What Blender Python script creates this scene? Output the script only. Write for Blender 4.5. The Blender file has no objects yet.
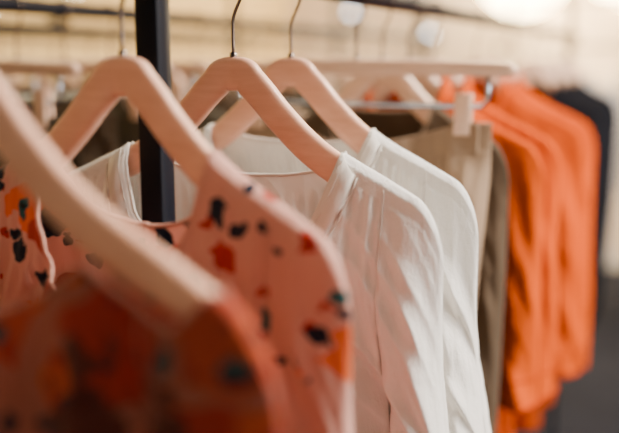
import bpy, math, random
from mathutils import Vector, noise, Matrix
CAMZ=1.5
RAILX=-0.42
RAILZ=CAMZ+0.085
# ---------------------------------------------------------------- materials
def newmat(name):
    m=bpy.data.materials.new(name); m.use_nodes=True
    nt=m.node_tree; nt.nodes.clear()
    out=nt.nodes.new('ShaderNodeOutputMaterial')
    return m,nt,out
def N(nt,t,**kw):
    n=nt.nodes.new(t)
    for k,v in kw.items(): setattr(n,k,v)
    return n
def ramp(nt,stops,interp='LINEAR'):
    r=N(nt,'ShaderNodeValToRGB'); cr=r.color_ramp; cr.interpolation=interp
    while len(cr.elements)<len(stops): cr.elements.new(0.5)
    for e,(p,c) in zip(cr.elements,stops):
        e.position=p; e.color=(c[0],c[1],c[2],1)
    return r
def coords(nt,scale=(1,1,1)):
    tc=N(nt,'ShaderNodeTexCoord'); mp=N(nt,'ShaderNodeMapping')
    mp.inputs['Scale'].default_value=scale
    nt.links.new(tc.outputs['Object'],mp.inputs['Vector'])
    return mp.outputs['Vector']
def noi(nt,vec,scale,detail=3,rough=.5):
    n=N(nt,'ShaderNodeTexNoise'); n.inputs['Scale'].default_value=scale
    n.inputs['Detail'].default_value=detail; n.inputs['Roughness'].default_value=rough
    nt.links.new(vec,n.inputs['Vector']); return n
def mixc(nt,fac,a,b):
    m=N(nt,'ShaderNodeMix',data_type='RGBA')
    for s,v in ((0,fac),(6,a),(7,b)):
        if hasattr(v,'links'): nt.links.new(v,m.inputs[s])
        elif isinstance(v,(int,float)): m.inputs[s].default_value=v
        else: m.inputs[s].default_value=(v[0],v[1],v[2],1)
    return m.outputs[2]
def mth(nt,op,a,b=0.0):
    m=N(nt,'ShaderNodeMath',operation=op)
    for i,v in enumerate((a,b)):
        if hasattr(v,'links'): nt.links.new(v,m.inputs[i])
        else: m.inputs[i].default_value=v
    return m.outputs[0]
def finish_fabric(nt,out,col,trans,sheer,bumpsrc,bstr,bdist=.002,rough=.85,sheen=.12):
    p=N(nt,'ShaderNodeBsdfPrincipled'); p.inputs['Roughness'].default_value=rough
    p.inputs['Sheen Weight'].default_value=sheen; p.inputs['Specular IOR Level'].default_value=.2 if sheen else .06
    nt.links.new(col,p.inputs['Base Color'])
    b=N(nt,'ShaderNodeBump'); b.inputs['Strength'].default_value=bstr; b.inputs['Distance'].default_value=bdist
    nt.links.new(bumpsrc,b.inputs['Height']); nt.links.new(b.outputs[0],p.inputs['Normal'])
    t=N(nt,'ShaderNodeBsdfTranslucent'); nt.links.new(col,t.inputs['Color']); nt.links.new(b.outputs[0],t.inputs['Normal'])
    mx=N(nt,'ShaderNodeMixShader'); mx.inputs[0].default_value=trans
    nt.links.new(p.outputs[0],mx.inputs[1]); nt.links.new(t.outputs[0],mx.inputs[2])
    o=mx.outputs[0]
    if sheer>0:
        tr=N(nt,'ShaderNodeBsdfTransparent'); m2=N(nt,'ShaderNodeMixShader'); m2.inputs[0].default_value=sheer
        nt.links.new(o,m2.inputs[1]); nt.links.new(tr.outputs[0],m2.inputs[2]); o=m2.outputs[0]
    nt.links.new(o,out.inputs['Surface'])
def fabric(name,c1,c2,trans=.2,sheer=0,bstr=.5,crease=16,sheen=.12):
    m,nt,out=newmat(name)
    v=coords(nt); vs=coords(nt,(1,1,.25))
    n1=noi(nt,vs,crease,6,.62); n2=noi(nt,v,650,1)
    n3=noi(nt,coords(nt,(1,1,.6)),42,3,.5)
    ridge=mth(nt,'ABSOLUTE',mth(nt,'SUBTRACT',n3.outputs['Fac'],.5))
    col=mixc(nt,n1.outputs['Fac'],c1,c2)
    h=mth(nt,'ADD',n1.outputs['Fac'],mth(nt,'MULTIPLY',n2.outputs['Fac'],.06))
    h=mth(nt,'SUBTRACT',h,mth(nt,'MULTIPLY',ridge,.5))
    finish_fabric(nt,out,col,trans,sheer,h,bstr,.012,.85,sheen)
    return m
def floral(name,base,dark=1.0,seed=0.0,d1=.42,d2=.42,d3=.22,warm=False,s1=15):
    m,nt,out=newmat(name)
    v0=coords(nt,(1,.45,1))
    nd=noi(nt,v0,48,3); 
    off=N(nt,'ShaderNodeVectorMath',operation='SCALE'); off.inputs['Scale'].default_value=.032
    sub=N(nt,'ShaderNodeVectorMath',operation='SUBTRACT'); sub.inputs[1].default_value=(.5+seed,.5+seed*2,.5)
    nt.links.new(nd.outputs['Color'],sub.inputs[0]); nt.links.new(sub.outputs[0],off.inputs[0])
    add=N(nt,'ShaderNodeVectorMath',operation='ADD'); nt.links.new(v0,add.inputs[0]); nt.links.new(off.outputs[0],add.inputs[1])
    v=add.outputs[0]
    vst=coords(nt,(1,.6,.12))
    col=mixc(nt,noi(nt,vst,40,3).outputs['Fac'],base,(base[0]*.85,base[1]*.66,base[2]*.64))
    def layer(col,scale,thr,dens,stops,corec,op=1.0):
        vo=N(nt,'ShaderNodeTexVoronoi'); vo.inputs['Scale'].default_value=scale
        nt.links.new(v,vo.inputs['Vector'])
        sp=N(nt,'ShaderNodeSeparateColor'); nt.links.new(vo.outputs['Color'],sp.inputs[0])
        rp=ramp(nt,stops,'CONSTANT'); nt.links.new(sp.outputs[0],rp.inputs[0])
        mask=mth(nt,'MULTIPLY',mth(nt,'LESS_THAN',vo.outputs['Distance'],thr),mth(nt,'LESS_THAN',sp.outputs[1],dens))
        core=mth(nt,'LESS_THAN',vo.outputs['Distance'],thr*.4)
        c=mixc(nt,mth(nt,'MULTIPLY',core,.8),rp.outputs[0],corec)
        return mixc(nt,mth(nt,'MULTIPLY',mask,op),col,c)
    R=(.55,.03,.012);O=(.88,.17,.02);Nv=(.012,.025,.05);Mg=(.70,.05,.26);Pk=(.90,.30,.20);T=(.03,.14,.15);B=(.10,.02,.015)
    if warm:
        col=layer(col,s1,.55,d1,[(0,R),(.45,(.62,.08,.025)),(.7,B)],B,.9)
        col=layer(col,32,.46,d2,[(0,B),(.4,R),(.6,(.75,.12,.03)),(.85,Nv)],B)
    else:
        col=layer(col,s1,.50,d1,[(0,R),(.3,O),(.72,Pk),(.85,Mg)],(.25,.02,.03),.9)
        col=layer(col,29,.42,d2,[(0,Nv),(.18,R),(.45,O),(.68,T),(.80,Mg)],(.02,.01,.02))
    col=layer(col,55,.36,d3,[(0,Nv),(.5,R),(.8,T)],(.02,.01,.02))
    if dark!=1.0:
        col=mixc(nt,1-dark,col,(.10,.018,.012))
    vs=coords(nt,(1,1,.2)); n1=noi(nt,vs,22,4,.6)
    finish_fabric(nt,out,col,.3,.04,n1.outputs['Fac'],.6,.012,.7)
    return m
def wood(name,c1,c2):
    m,nt,out=newmat(name)
    vs=coords(nt,(1.2,9,9)); n1=noi(nt,vs,14,6,.65)
    rp=ramp(nt,[(.3,c1),(.7,c2)]); nt.links.new(n1.outputs['Fac'],rp.inputs[0])
    p=N(nt,'ShaderNodeBsdfPrincipled'); p.inputs['Roughness'].default_value=.34
    p.inputs['Coat Weight'].default_value=.18
    nt.links.new(rp.outputs[0],p.inputs['Base Color'])
    b=N(nt,'ShaderNodeBump'); b.inputs['Strength'].default_value=.08; b.inputs['Distance'].default_value=.001
    nt.links.new(n1.outputs['Fac'],b.inputs['Height']); nt.links.new(b.outputs[0],p.inputs['Normal'])
    nt.links.new(p.outputs[0],out.inputs['Surface']); return m
def plain(name,c,rough=.5,metal=0,scale=30,var=.12,bump=.1,spec=.5):
    m,nt,out=newmat(name)
    n=noi(nt,coords(nt),scale,4)
    col=mixc(nt,n.outputs['Fac'],c,tuple(x*(1-var) for x in c))
    p=N(nt,'ShaderNodeBsdfPrincipled'); p.inputs['Roughness'].default_value=rough; p.inputs['Metallic'].default_value=metal
    p.inputs['Specular IOR Level'].default_value=spec
    nt.links.new(col,p.inputs['Base Color'])
    b=N(nt,'ShaderNodeBump'); b.inputs['Strength'].default_value=bump; b.inputs['Distance'].default_value=.002
    nt.links.new(n.outputs['Fac'],b.inputs['Height']); nt.links.new(b.outputs[0],p.inputs['Normal'])
    nt.links.new(p.outputs[0],out.inputs['Surface']); return m
def emis(name,c,s):
    m,nt,out=newmat(name); e=N(nt,'ShaderNodeEmission'); e.inputs[0].default_value=(*c,1); e.inputs[1].default_value=s
    nt.links.new(e.outputs[0],out.inputs['Surface']); return m
M_wood=wood('beech_wood',(.86,.49,.34),(.74,.38,.25))
M_wood2=wood('pale_wood',(.82,.56,.40),(.74,.46,.32))
M_hook=plain('gunmetal_wire',(.16,.13,.12),.25,1,bump=0)
M_chrome=plain('chrome_rod',(.5,.56,.66),.2,1,bump=0)
M_black=plain('black_powder_coat',(.003,.004,.009),.5,0,200,.2,.05,.12)
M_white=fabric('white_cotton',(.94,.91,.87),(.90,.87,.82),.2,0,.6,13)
M_seam=fabric('white_seam',(.82,.76,.69),(.76,.70,.63),.1,0,.2)
M_flor1=floral('floral_chiffon_shaded',(.60,.22,.15),.72,.3,.6,.6,.4,True,17)  # redder print, with the near dress's shadow mixed in as a dark tint
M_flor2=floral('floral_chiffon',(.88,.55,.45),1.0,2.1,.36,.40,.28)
M_florT=fabric('peach_trim',(.86,.50,.40),(.8,.44,.34),.3)
M_florD=fabric('rust_trim',(.70,.33,.25),(.6,.26,.19),.2)
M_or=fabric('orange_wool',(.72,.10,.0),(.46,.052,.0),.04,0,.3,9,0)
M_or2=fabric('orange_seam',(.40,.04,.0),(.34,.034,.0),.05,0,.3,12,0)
M_bei=fabric('beige_twill',(.42,.29,.19),(.25,.165,.105),.05,0,.6,12,.05)
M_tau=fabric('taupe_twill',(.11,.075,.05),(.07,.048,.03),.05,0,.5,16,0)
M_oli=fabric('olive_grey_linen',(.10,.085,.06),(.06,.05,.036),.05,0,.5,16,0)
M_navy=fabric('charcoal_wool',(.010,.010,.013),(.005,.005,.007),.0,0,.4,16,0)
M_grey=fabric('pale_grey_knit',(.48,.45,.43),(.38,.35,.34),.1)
# ---------------------------------------------------------------- mesh builder
class MB:
    def __init__(s): s.v=[];s.f=[];s.m=[]
    def grid(s,rows,mi=0,close=False):
        b=len(s.v); nr=len(rows); nc=len(rows[0])
        for r in rows: s.v.extend(r)
        for i in range(nr-1):
            for j in range(nc-1 if not close else nc):
                j2=(j+1)%nc
                s.f.append((b+i*nc+j,b+i*nc+j2,b+(i+1)*nc+j2,b+(i+1)*nc+j)); s.m.append(mi)
    def tube(s,pts,r,mi=0,n=8,caps=True):
        pts=[Vector(p) for p in pts]; rows=[]
        up=None
        for i,p in enumerate(pts):
            t=(pts[min(i+1,len(pts)-1)]-pts[max(i-1,0)]).normalized()
            if up is None:
                a=Vector((0,0,1)) if abs(t.z)<.9 else Vector((0,1,0))
                up=(a-t*a.dot(t)).normalized()
            else:
                up=(up-t*up.dot(t)).normalized()
            sd=t.cross(up); rr=r[i] if isinstance(r,list) else r
            rows.append([tuple(p+up*math.cos(2*math.pi*k/n)*rr+sd*math.sin(2*math.pi*k/n)*rr) for k in range(n)])
        b=len(s.v); s.grid(rows,mi,True)
        if caps:
            s.f.append(tuple(b+k for k in range(n))); s.m.append(mi)
            e=b+(len(rows)-1)*n; s.f.append(tuple(e+k for k in reversed(range(n)))); s.m.append(mi)
    def box(s,c,d,mi=0,bev=.15):
        cx,cy,cz=c; dx,dy,dz=[q/2 for q in d]; rows=[]
        b0=min(dx,dy,dz)*bev*2
        for zz,sc in ((-dz,b0),(-dz+b0*.3,b0*.3),(-dz+b0,0),(dz-b0,0),(dz-b0*.3,b0*.3),(dz,b0)):
            row=[]
            for (sx,sy,a0) in ((1,1,0),(-1,1,90),(-1,-1,180),(1,-1,270)):
                for k in range(3):
                    a=math.radians(a0+45*k); rad=b0
                    row.append((cx+sx*(dx-b0)+(rad-sc)*math.cos(a),cy+sy*(dy-b0)+(rad-sc)*math.sin(a),cz+zz))
            rows.append(row)
        b=len(s.v); s.grid(rows,mi,True); n=12
        s.f.append(tuple(b+k for k in reversed(range(n)))); s.m.append(mi)
        e=b+5*n; s.f.append(tuple(e+k for k in range(n))); s.m.append(mi)
    def obj(s,name,mats,loc=(0,0,0),rz=0,solid=0,merge=True,smooth=True):
        import bmesh
        me=bpy.data.meshes.new(name); me.from_pydata([tuple(q) for q in s.v],[],s.f)
        for mt in mats: me.materials.append(mt)
        for p,mi in zip(me.polygons,s.m): p.material_index=mi
        bm=bmesh.new(); bm.from_mesh(me)
        if merge: bmesh.ops.remove_doubles(bm,verts=bm.verts,dist=.0003)
        bmesh.ops.recalc_face_normals(bm,faces=bm.faces)
        bm.to_mesh(me); bm.free()
        for p in me.polygons: p.use_smooth=smooth
        o=bpy.data.objects.new(name,me); bpy.context.scene.collection.objects.link(o)
        o.location=loc; o.rotation_euler=(0,0,rz)
        if solid:
            md=o.modifiers.new('cloth_thickness','SOLIDIFY'); md.thickness=solid; md.offset=-1
        return o
def sstep(a,b,x):
    t=max(0,min(1,(x-a)/(b-a))); return t*t*(3-2*t)
def lerp(a,b,t): return a+(b-a)*t
PROF=[(0,0),(.012,-.0015),(.024,-.008),(.04,-.023),(.06,-.045),(.09,-.072),(.12,-.091),(.16,-.110),(.2,-.129),(.22,-.139),(.26,-.160)]
def hz(x):
    x=abs(x)
    for i in range(len(PROF)-1):
        if x<=PROF[i+1][0]:
            x0,z0=PROF[i]; x1,z1=PROF[i+1]
            def sl(k):
                if k==0: return 0
                a=PROF[k-1]; b=PROF[min(k+1,len(PROF)-1)]
                return (b[1]-a[1])/(b[0]-a[0])
            h=x1-x0;t=(x-x0)/h
            m0=sl(i)*h;m1=sl(i+1)*h
            return (2*t**3-3*t*t+1)*z0+(t**3-2*t*t+t)*m0+(-2*t**3+3*t*t)*z1+(t**3-t*t)*m1
    return PROF[-1][1]
def yc(x,bend): return -bend*x*x
def hook(mb,mi,y=0,z0=0,zr=.08):
    R=.0148; pts=[(0,y,z0-.012),(0,y,z0+.01),(0,y,zr-.048)]
    for k in range(1,6):
        t=k/6; pts.append((.012*t*t*(3-2*t),y,zr-.048+.034*t))
    for a in range(-42,206,12):
        pts.append((R*math.cos(math.radians(a)),y,zr+R*math.sin(math.radians(a))))
    mb.tube(pts,.0017,mi,8)
    mb.tube([(0,y,z0-.004),(0,y,z0+.004)],.0036,mi,12)
def clothes_hanger(x,y,rz=0,bend=.5,wid=.2,mat=None,name='clothes_hanger',fat=1.0):
    mb=MB(); rows=[]; n=120; K=20
    for i in range(n+1):
        xx=-wid+2*wid*i/n; e=.001
        tz=(hz(xx+e)-hz(xx-e))/(2*e); L=math.hypot(1,tz); tx,tzz=1/L,tz/L
        nx,nz=-tzz,tx
        p=abs(xx)/wid
        hh=lerp(.0165,.0148,sstep(0,.35,p))*fat; hh=lerp(hh,.0108*fat,sstep(.6,1,p))
        w=lerp(.0068,.0082,p)
        if i==n//2: w*=.90; 
        endr=max(0,(p-.95)/.05); sc=math.sqrt(max(.02,1-endr*endr))
        hh*=sc; w*=sc
        cx=xx-nx*hh; cz=hz(xx)-nz*hh
        if abs(xx)<.03: cx=lerp(xx,cx,abs(xx)/.03)
        row=[]
        for k in range(K):
            a=2*math.pi*k/K; ca,sa=math.cos(a),math.sin(a)
            u=math.copysign(abs(ca)**.62,ca)*hh; v=math.copysign(abs(sa)**.62,sa)*w
            row.append((cx+nx*u,yc(xx,bend)+v,cz+nz*u))
        rows.append(row)
    mb.grid(rows,0,True)
    mb.f.append(tuple(range(K))); mb.m.append(0)
    e=n*K; mb.f.append(tuple(e+k for k in range(K))); mb.m.append(0)
    hook(mb,1)
    return mb.obj(name,[mat or M_wood,M_hook],(x,y,CAMZ+.005),rz)
def garment(name,x,y,mats,rz=0,bend=.5,W=.235,xa=.165,L=.72,Ls=.6,nw=.11,nf=.12,nb=.02,d=.036,A=.011,seed=0,
            vneck=1.0,seam=True,res=1.0,front_y=-.008,collar=0,placket=False,cuff=False,flare=-.008,gather=0,band=0,boat=0,cross=.6,G0=.03,G1=.2):
    mb=MB()
    xe=min(.2,W-.028)
    nref=boat if boat else nw
    def zsh(ax):
        z=hz(min(ax,xe))
        if ax>xe:
            q=(ax-xe)/(W-xe); z=hz(xe)-(.5*(ax-xe))-.05*(1-math.sqrt(max(0,1-q*q)))
        return z+.0035
    def zref(ax): return zsh(max(ax,nref))
    def ztop(xx,side):
        ax=abs(xx); sc=nf if side<0 else nb
        if boat and ax<nw:
            g=.034*sstep(nw,nw-.03,ax)
            if ax>boat: return zsh(ax)-g
            return zsh(boat)-g-sc*(1-(ax/boat)**2)
        if ax<nw:
            return zsh(nw)-sc*((1-(ax/nw)**(2*vneck))**(.75 if side<0 else .5))
        return zsh(ax)
    def surf(xx,z,side,sleeve=None):
        ax=abs(xx); drop=max(0,zref(ax)-z)
        G=sstep(G0,G1,drop)
        fa=math.sqrt(max(0,1-(ax/W)**6))
        if sleeve:
            xm=(xa+W)/2; hw=(W-xa)/2
            fb=math.sqrt(max(0,1-((ax-xm)/hw)**2))*.95
        else:
            fb=math.sqrt(max(0,1-(ax/xa)**4))
        F=lerp(fa,fb,G)
        T=.0095*math.sqrt(min(1,drop/.006))+d*(1-math.exp(-drop/.1))
        zz=-drop
        xs=xx/(1+.9*drop)+.03*noise.noise((xx*3,zz*3,seed+5))
        sx=side*3.7+seed*11.3
        n1=noise.noise((xs*17+sx,zz*1.7,seed))
        n2=noise.noise((xs*38+sx,zz*3.4+9,seed+2))
        n3=noise.noise(((xx+(-zz)*.5*(1 if xx<0 else -1))*30+sx,(zz)*5,seed+4))
        n4=noise.noise(((xx+(-zz)*.8*(1 if xx<0 else -1))*22+sx,zz*9,seed+8))
        amp=A*sstep(0,.16,drop)
        f=amp*(1.5*n1+.75*(1-2.6*abs(n2))*.6+.5*n3+cross*(.5-2.2*abs(n4)))
        if gather and not sleeve:
            dn=max(0,ztop(xx,side)-z) if ax<nw else math.hypot(ax-nw,zref(ax)-z)
            f+=gather*sstep(.012,.03,dn)*math.exp(-max(0,dn-.02)/.06)*math.sin(xx*2*math.pi/.0125+4*noise.noise((xx*20,zz*6,seed)))
        fine=.0014*noise.noise((xx*60+sx,zz*28,seed))*sstep(0,.03,drop)
        yy=side*max(.003*F,(T+f+fine)*F) if drop>.02 else side*(T+fine)*F
        o=front_y*sstep(.2,.45,drop) if sleeve else 0
        xo=.006*noise.noise((zz*5,sx,xx*1.5))*sstep(.1,.4,drop)
        tp=flare*sstep(.05,.55,drop)*(ax/W)
        if sleeve: 
            xm=(xa+W)/2
            tp+=-(ax-xm)*.22*sstep(.3,.55,drop)
        return (xx+xo+tp*(1 if xx>0 else -1),yc(xx,bend)+yy+o,z)
    NR=int(110*res); NC=int(110*res)
    for side in (-1,1):
        cols=[(-1+2*j/NC)*xa for j in range(NC+1)]
        cols=[ (math.copysign(nw,c) if abs(abs(c)-nw)<xa/NC else c) for c in cols]
        rows=[]
        for i in range(NR+1):
            v=(i/NR)**1.5; row=[]
            for c in cols:
                zt=ztop(c,side); zb=-.14-L-.01*math.cos(c*9)
                row.append(surf(c,lerp(zt,zb,v),side,False))
            rows.append(row)
        mb.grid(rows,0)
        for sg in (-1,1):
            rows=[]; ns=int(34*res)
            sc_=[xa+(W-xa)*math.sin(math.pi/2*k/ns) for k in range(ns+1)]
            for i in range(NR+1):
                v=(i/NR)**1.4; row=[]
                for c in sc_:
                    zt=ztop(c,side) if boat else zsh(c)
                    row.append(surf(sg*c,lerp(zt,-.16-Ls,v),side,True))
                rows.append(row)
            mb.grid(rows,0)
    def neckline(side,off,push):
        pts=[]
        for k in range(61):
            xx=-nw+2*nw*k/60
            z=ztop(xx,side)-off
            s=1+off/nw*.9
            p=surf(xx*s,min(z,zref(abs(xx*s))-.0005),side,abs(xx*s)>xa)
            pts.append((p[0],p[1]+side*push,p[2]))
        return pts
    if seam:
        for side in (-1,1):
            mb.tube(neckline(side,0,.0),.0019,1,6)
        if band:
            rows=[neckline(-1,o_,p_) for o_,p_ in ((-.0005,.001),(.002,.0028),(band*.5,.0034),(band-.002,.0028),(band,.0002))]
            mb.grid(rows,1)
            mb.tube(neckline(-1,band+.002,.0004),.0010,1,5)
            mb.tube(neckline(-1,band*.25,.0031),.0005,1,5)
        for sg in (-1,1):
            for side in (-1,1):
                pts=[]
                for k in range(24):
                    z=zsh(xa)-.002-.17*k/23
                    if boat: z-=.03
                    p=surf(sg*(xa+.003*math.sin(k/23*3)),z,side,False)
                    pts.append((p[0],p[1]+side*.0002,p[2]))
                mb.tube(pts,.0006,1,5)
    if collar:
        rows=[]
        for t in (0,.33,.66,1):
            row=[]
            for side in (-1,1):
                pl=neckline(side,0,0)
                if side>0: pl=pl[::-1]
                for p in pl[::3]:
                    row.append((p[0]*(1-.12*t),p[1]+(side*.006*math.sin(t*3.1)),p[2]+collar*t))
            rows.append(row)
        mb.grid(rows,0,True)
    if placket:
        pts=[surf(.012,lerp(ztop(.012,-1),-.14-L,k/60),-1,False) for k in range(61)]
        mb.tube([(p[0],p[1]-.001,p[2]) for p in pts],.0018,1,5)
    if cuff:
        for sg in (-1,1):
            for zc,rr in ((-.16-Ls+.004,.003),(-.16-Ls+.045,.0018)):
                ring=[]
                for k in range(40):
                    a=2*math.pi*k/40
                    c=(xa+W)/2+(W-xa)/2*.98*math.cos(a); side=1 if math.sin(a)>=0 else -1
                    ring.append(surf(sg*c,zc,side,True))
                ring.append(ring[0]); mb.tube(ring,rr,1,5,False)
    if cuff=='ruffle':
        for sg in (-1,1):
            rows=[]; cx=surf(sg*(xa+W)/2,-.16-Ls,1,True)[0]
            cy=(surf(sg*(xa+W)/2,-.16-Ls,1,True)[1]+surf(sg*(xa+W)/2,-.16-Ls,-1,True)[1])/2
            for t in range(5):
                row=[]
                for k in range(72):
                    a=2*math.pi*k/72
                    c=(xa+W)/2+(W-xa)/2*.98*math.cos(a); side=1 if math.sin(a)>=0 else -1
                    p=surf(sg*c,-.16-Ls,side,True); w=t/4
                    rr=1+.2*w+.16*w*math.sin(a*13)
                    row.append((cx+(p[0]-cx)*rr,cy+(p[1]-cy)*rr,p[2]-.026*w))
                rows.append(row)
            mb.grid(rows,0,True)
    return mb.obj(name,mats,(x,y,CAMZ+.005),rz,solid=.0009)
def clip_hanger(x,y,rz=0,mat=None,hw=.212):
    mb=MB()
    rows=[];K=16;n=40
    for i in range(n+1):
        xx=-hw+2*hw*i/n;p=abs(xx)/hw
        hh=lerp(.0110,.0082,p); w=.0065; e=max(0,(p-.96)/.04); sc=math.sqrt(max(.03,1-e*e))
        zc=-.012-.003*p*p
        rows.append([(xx,math.copysign(abs(math.sin(a))**.6,math.sin(a))*w*sc,zc+math.copysign(abs(math.cos(a))**.6,math.cos(a))*hh*sc) for a in [2*math.pi*k/K for k in range(K)]])
    mb.grid(rows,0,True)
    mb.f.append(tuple(range(K)));mb.m.append(0);mb.f.append(tuple(n*K+k for k in range(K)));mb.m.append(0)
    hook(mb,2,0,0)
    zr=-.06
    mb.tube([(-.175,0,-.018),(-.175,0,zr+.008),(-.168,0,zr),(.168,0,zr),(.175,0,zr+.008),(.175,0,-.018)],.0034,1,8)
    for sg in (-1,1):
        cx=sg*.145
        for s2 in (-1,1):
            mb.box((cx,s2*.0062,zr-.010),(.020,.006,.052),0)
        mb.tube([(cx-.009,0,zr),(cx+.009,0,zr)],.0055,1,12)
    return mb.obj('clip_hanger',[mat or M_wood2,M_chrome,M_hook],(x,y,CAMZ+.005),rz)
def trousers(x,y,mat,rz=0,W=.182,L=1.0,seed=0,name='trousers',sag=.03,A=.014,wave=.014):
    mb=MB(); z0=-.08; cr=.27
    def surf(xx,z,side,):
        ax=abs(xx); drop=z0-z
        G=sstep(cr-.12,cr+.03,drop)
        fa=math.sqrt(max(0,1-(ax/W)**4)); xm=W*.52
        fb=math.sqrt(max(0,1-((ax-xm)/(W*.48))**2)) if ax>W*.04 else 0
        F=lerp(fa,fb,G); T=.005+.022*sstep(0,.18,drop)
        sx=seed*7.1+side*2
        f=A*sstep(.0,.06,drop)*(1.4*noise.noise((xx*18+sx,-drop*1.6,seed))+.7*(.5-2*abs(noise.noise((xx*30+sx,-drop*3,seed)))))
        dd=noise.noise((xx*20-drop*18,drop*6,seed))
        f+=A*.5*dd*sstep(.02,.1,drop)
        q=math.cos(min(1,ax/.145)*math.pi/2)
        zz=z-sag*q*(1-sstep(0,.35,drop))
        yo=wave*math.sin(xx*(70 if wave>.015 else 34)+seed-drop*12)*lerp(q,1,sstep(.02,.1,drop))*(1-.5*sstep(0,.4,drop))
        ex=.03*sstep(0,.6,drop)*(1 if xx>0 else -1)*(ax/W)
        return (xx-ex,yo+side*max(.0015*F,(T+f)*F),zz)
    for side in (-1,1):
        rows=[]
        for i in range(81):
            v=(i/80)**1.3; z=lerp(z0,z0-L,v)
            rows.append([surf(W*math.sin(math.pi/2*(-1+2*j/80)),z,side) for j in range(81)])
        mb.grid(rows,0)
        for dz in (.001,.036):
            mb.tube([(q[0],q[1]+side*.0008,q[2]) for q in [surf(W*(-.98+1.96*j/40),z0-dz,side) for j in range(41)]],.0013,0,5)
        for sg in (-1,1):
            for lx in (.07,.165):
                mb.tube([(q[0],q[1]+side*.0015,q[2]) for q in [surf(sg*lx,z0-.001-.04*k/5,side) for k in range(6)]],.0025,0,5)
            mb.tube([(q[0],q[1]+side*.0008,q[2]) for q in [surf(sg*(.12+.05*k/10),z0-.04-.15*k/10,side) for k in range(11)]],.0014,0,5)
    return mb.obj(name,[mat],(x,y,CAMZ+.005),rz,solid=.001)

# ---------------------------------------------------------------- room
def slab(name,c,d,mat):
    x,y,z=[q/2 for q in d]
    me=bpy.data.meshes.new(name)
    vs=[(sx*x,sy*y,sz*z) for sx in(-1,1) for sy in(-1,1) for sz in(-1,1)]
    me.from_pydata(vs,[],[(0,1,3,2),(4,6,7,5),(0,4,5,1),(2,3,7,6),(0,2,6,4),(1,5,7,3)])
    me.materials.append(mat); o=bpy.data.objects.new(name,me); bpy.context.scene.collection.objects.link(o); o.location=c; return o
X0,X1,Y0,Y1,H=-3.2,2.6,-2.2,6.6,3.0
M_wl=plain('cream_plaster',(.56,.41,.19),.9,0,3,.15)
M_wb=plain('greige_plaster',(.62,.51,.42),.9,0,3,.12)
M_wr=plain('white_plaster',(.45,.43,.42),.9,0,3,.08)
M_fl=plain('dark_concrete',(.018,.020,.030),.9,0,4,.5,.2,.03)
M_ce=plain('ceiling_paint',(.45,.43,.41),.95,0,3,.05)
t=.1
slab('floor',((X0+X1)/2,(Y0+Y1)/2,-t/2),(X1-X0+2*t,Y1-Y0+2*t,t),M_fl)
slab('ceiling',((X0+X1)/2,(Y0+Y1)/2,H+t/2),(X1-X0+2*t,Y1-Y0+2*t,t),M_ce)
slab('wall_left',(X0-t/2,(Y0+Y1)/2,H/2),(t,Y1-Y0,H),M_wl)
slab('wall_right',(X1+t/2,(Y0+Y1)/2,H/2),(t,Y1-Y0,H),M_wr)
slab('wall_back',((X0+X1)/2,Y1+t/2,H/2),(X1-X0+2*t,t,H),M_wb)
slab('wall_front',((X0+X1)/2,Y0-t/2,H/2),(X1-X0+2*t,t,H),M_wr)
slab('baseboard_back',((X0+X1)/2,Y1-.01,.05),(X1-X0-.06,.02,.1),M_wr)
slab('baseboard_left',(X0+.01,(Y0+Y1)/2,.05),(.02,Y1-Y0-.06,.1),M_wr)

# ---------------------------------------------------------------- racks
def rack(x,y0,y1,posts,name='clothing_rack',rz=0,loc=None,px=0,pw=.028,pd=.026):
    mb=MB()
    mb.tube([(0,y0,RAILZ),(0,y0+.01,RAILZ),(0,y1-.01,RAILZ),(0,y1,RAILZ)],.0125,0,20)
    for py in posts:
        mb.box((px,py,(RAILZ+.30)/2+.02),(pw,pd,RAILZ+.30-.04),0,.08)
        mb.box((px,py,.018),(.46,.04,.034),0,.1)
    mb.tube([(px,posts[0],.12),(px,posts[-1],.12)],.011,0,14)
    mb.tube([(px,posts[0],RAILZ+.27),(px,posts[-1],RAILZ+.27)],.011,0,14)
    return mb.obj(name,[M_black],loc or (x,0,0),rz,merge=False)
rack(RAILX,-.1,3.2,[.626,3.1],px=-.012,pw=.023,pd=.021)
rack(-.97,-.1,3.2,[.2,3.1])
rack(-1.55,.4,3.9,[.6,3.7],pw=.022)
rack(-2.2,-.1,4.2,[.2,3.9])
fr=rack(0,-1.6,1.6,[-1.5,1.5],rz=math.pi/2,loc=(0.4,5.4,0))

clothes_hanger(RAILX,.398,0,wid=.21,fat=1.0)
garment('floral_dress',RAILX,.398,[M_flor1,M_florD],W=.236,xa=.15,L=.8,Ls=.55,nw=.198,boat=.11,nf=.045,nb=.09,d=.028,A=.014,seed=1.3,flare=.03)
clothes_hanger(RAILX,.566,math.radians(-6),wid=.19)
garment('floral_dress',RAILX,.566,[M_flor2,M_florT],rz=math.radians(-6),W=.218,xa=.15,L=.8,Ls=.55,nw=.092,nf=.15,nb=.07,d=.023,A=.016,seed=2.6,flare=.028,gather=.0018)
clothes_hanger(RAILX,.743)
garment('white_blouse',RAILX,.743,[M_white,M_seam],W=.222,xa=.165,L=.62,Ls=.55,nw=.120,nf=.14,nb=.03,d=.034,A=.020,seed=3.1,flare=.055,gather=.0024,band=.019,res=1.5,G0=.06,G1=.3,cross=.9)
clothes_hanger(RAILX,.872)
garment('white_blouse',RAILX,.872,[M_white,M_seam],W=.222,xa=.165,L=.62,Ls=.325,nw=.10,nf=.10,nb=.02,d=.03,A=.016,seed=4.7,cuff='ruffle',flare=.06,gather=.0018,band=.014,res=1.4,G0=.05,G1=.28,cross=.8)
clip_hanger(RAILX,1.07); trousers(RAILX,1.07,M_bei,seed=1,A=.018,wave=.017)
clothes_hanger(RAILX,1.17,mat=M_wood2,wid=.17)
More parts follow.
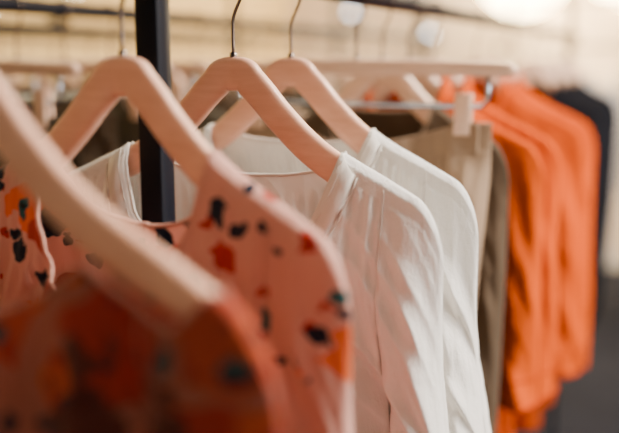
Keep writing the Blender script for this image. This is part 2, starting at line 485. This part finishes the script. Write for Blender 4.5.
garment('beige_shirt',RAILX,1.17,[M_tau,M_bei],W=.19,xa=.14,nw=.08,nf=.11,nb=.015,d=.025,A=.012,seed=61,placket=True)
for i,(yy,W,Ls,L) in enumerate([(1.29,.218,.355,.95),(1.42,.222,.385,.95),(1.72,.225,.45,.6),(1.86,.225,.48,.6)]):
    clothes_hanger(RAILX,yy,0,mat=M_wood2)
    garment('orange_coat',RAILX,yy,[M_or,M_or2],W=W,xa=.155,L=L,Ls=Ls,nw=.07,nf=.10,nb=.012,d=.032,A=.020,seed=6+i,res=.8,collar=.025,placket=True,cuff=True,flare=.015,cross=.12)
for i,yy in enumerate([2.3,2.5,2.7]):
    clothes_hanger(RAILX,yy,0,wid=.17,mat=M_wood2)
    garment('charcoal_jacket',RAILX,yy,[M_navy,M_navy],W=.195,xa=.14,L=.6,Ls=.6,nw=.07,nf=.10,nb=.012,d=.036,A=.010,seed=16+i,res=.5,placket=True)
for i,yy in enumerate([2.88,3.0]):
    clothes_hanger(RAILX,yy,0,wid=.16,mat=M_wood2)
    garment('grey_cardigan',RAILX,yy,[M_grey,M_grey],W=.185,xa=.13,L=.55,Ls=.5,nw=.07,nf=.10,nb=.012,seed=26+i,res=.5,placket=True)
for i,yy in enumerate([.93,1.04,1.15,1.27]):
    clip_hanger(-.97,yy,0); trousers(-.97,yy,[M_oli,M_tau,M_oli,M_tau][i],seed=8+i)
for i,yy in enumerate([1.42,1.56,1.72,1.9,2.1,2.3,2.5,2.7,2.9]):
    clothes_hanger(-.97,yy,0,mat=M_wood2)
    mt=[M_oli,M_tau,M_bei,M_oli,M_bei,M_tau,M_grey,M_navy,M_oli][i]
    garment('linen_shirt',-.97,yy,[mt,mt],W=.225,xa=.155,nw=.075,nf=.08,nb=.012,seed=30+i,res=.5,L=.6,placket=True)
for i,yy in enumerate([1.3,1.45,1.6,1.8,1.95,2.15,2.4,2.6,2.85]):
    clothes_hanger(-1.55,yy,0,mat=M_wood2)
    mt=[M_tau,M_oli,M_navy,M_tau,M_bei,M_oli,M_tau,M_bei,M_oli][i]
    garment('linen_shirt',-1.55,yy,[mt,mt],W=.225,xa=.155,nw=.075,nf=.08,nb=.012,seed=90+i,res=.35,L=.6,seam=False)
for i,yy in enumerate([1.9,2.05,2.2,2.4,2.55,2.75,2.95,3.2,3.4]):
    clothes_hanger(-2.2,yy,0,mat=M_wood2)
    mt=[M_tau,M_oli,M_grey,M_tau,M_navy,M_oli,M_bei,M_tau,M_oli][i]
    garment('wool_jumper',-2.2,yy,[mt,mt],W=.225,xa=.155,nw=.075,nf=.08,nb=.012,seed=70+i,res=.35,L=.6,seam=False)
for i in range(12):
    xx=-.95+i*.235
    mt=[M_grey,M_white,M_grey,M_bei,M_grey,M_navy,M_grey,M_grey,M_navy,M_tau,M_navy,M_grey][i]
    clothes_hanger(xx,5.4,math.pi/2,mat=M_wood2)
    garment('knit_top',xx,5.4,[mt,mt],rz=math.pi/2,W=.225,xa=.155,nw=.075,nf=.08,nb=.012,seed=50+i,res=.35,L=.6,seam=False)

# ---------------------------------------------------------------- lamps
M_bulb=emis('warm_globe_glass',(1,.76,.42),34)
M_cool=emis('cool_glint_glow',(.75,.87,1),10)  # blue-white emission for the added glint globes
def globe(mb,c,r,mi,n=24):
    rows=[]
    for i in range(n+1):
        a=math.pi*i/n; rows.append([(c[0]+r*math.sin(a)*math.cos(2*math.pi*k/n),c[1]+r*math.sin(a)*math.sin(2*math.pi*k/n),c[2]+r*math.cos(a)) for k in range(n)])
    mb.grid(rows,mi,True)
def pendant(x,y,z,r):
    mb=MB(); globe(mb,(0,0,0),r,0,32)
    mb.tube([(0,0,r-.01),(0,0,r+.02),(0,0,r+.05),(0,0,r+.07)],[.06,.055,.04,.01],1,16)
    mb.tube([(0,0,r+.05),(0,0,H-z-.02)],.004,1,8); mb.tube([(0,0,H-z-.025),(0,0,H-z)],.05,1,20)
    return mb.obj('pendant_lamp',[M_bulb,M_black],(x,y,z))
pendant(-1.2,6.2,2.14,.32)
pendant(-.52,6.2,2.16,.28)
def add_glint(x,y,z,dx,dy):  # invented glowing globes standing in for blurred blue-white highlights
    mb=MB()
    mb.tube([(0,0,0),(dx*.02,dy*.02,0)],.05,1,20)
    mb.tube([(dx*.015,dy*.015,0),(dx*.08,dy*.08,-.01),(dx*.1,dy*.1,.01)],.008,1,8)
    globe(mb,(dx*.1,dy*.1,.05),.026,0,16)
    return mb.obj('glint_globe',[M_cool,M_black],(x,y,z))
add_glint(X0,3.15,1.70,1,0); add_glint(X0,3.75,1.74,1,0)
add_glint(-2.6,Y1,1.84,0,-1); add_glint(-1.95,Y1,1.66,0,-1)
def area(name,loc,rot,size,power,col):
    l=bpy.data.lights.new(name,'AREA'); l.shape='RECTANGLE'; l.size=size[0]; l.size_y=size[1]; l.energy=power; l.color=col
    o=bpy.data.objects.new(name,l); bpy.context.scene.collection.objects.link(o); o.location=loc; o.rotation_euler=rot; return o
area('overhead_area',(.75,1.6,2.95),(0,math.radians(14),0),(.7,1.0),195,(1,.92,.82))  # added overhead key on the garments, no ceiling fixture behind it
area('overhead_area',(-.9,4.6,2.95),(0,0,0),(2.2,1.8),140,(1,.80,.56))  # added area light over the back of the room, no fixture
area('overhead_area',(-2.6,1.6,2.95),(0,0,0),(.5,2.5),45,(1,.80,.45))  # added warm area light along the left wall, no fixture
area('side_fill',(2.5,1.3,2.0),(0,math.radians(80),0),(1.2,1.4),115,(1,.94,.89))  # added fill from the right to brighten the clothes, no window there
pl=bpy.data.lights.new('pendant_glow','POINT'); pl.energy=480; pl.color=(1,.77,.46); pl.shadow_soft_size=.2
po=bpy.data.objects.new('pendant_glow',pl); bpy.context.scene.collection.objects.link(po); po.location=(-.6,5.6,2.35)
w=bpy.data.worlds.new('shop_world'); bpy.context.scene.world=w; w.use_nodes=True
w.node_tree.nodes['Background'].inputs[0].default_value=(.8,.85,1,1); w.node_tree.nodes['Background'].inputs[1].default_value=.3
# ---------------------------------------------------------------- camera
cd=bpy.data.cameras.new('camera'); cam=bpy.data.objects.new('camera',cd); bpy.context.scene.collection.objects.link(cam)
cam.location=(0,0,CAMZ); cam.rotation_euler=(math.radians(90-10.2),0,math.radians(24.5))
cd.lens=50; cd.sensor_width=36; cd.clip_start=.02
cd.dof.use_dof=True; cd.dof.focus_distance=.82; cd.dof.aperture_fstop=1.75
bpy.context.scene.camera=cam
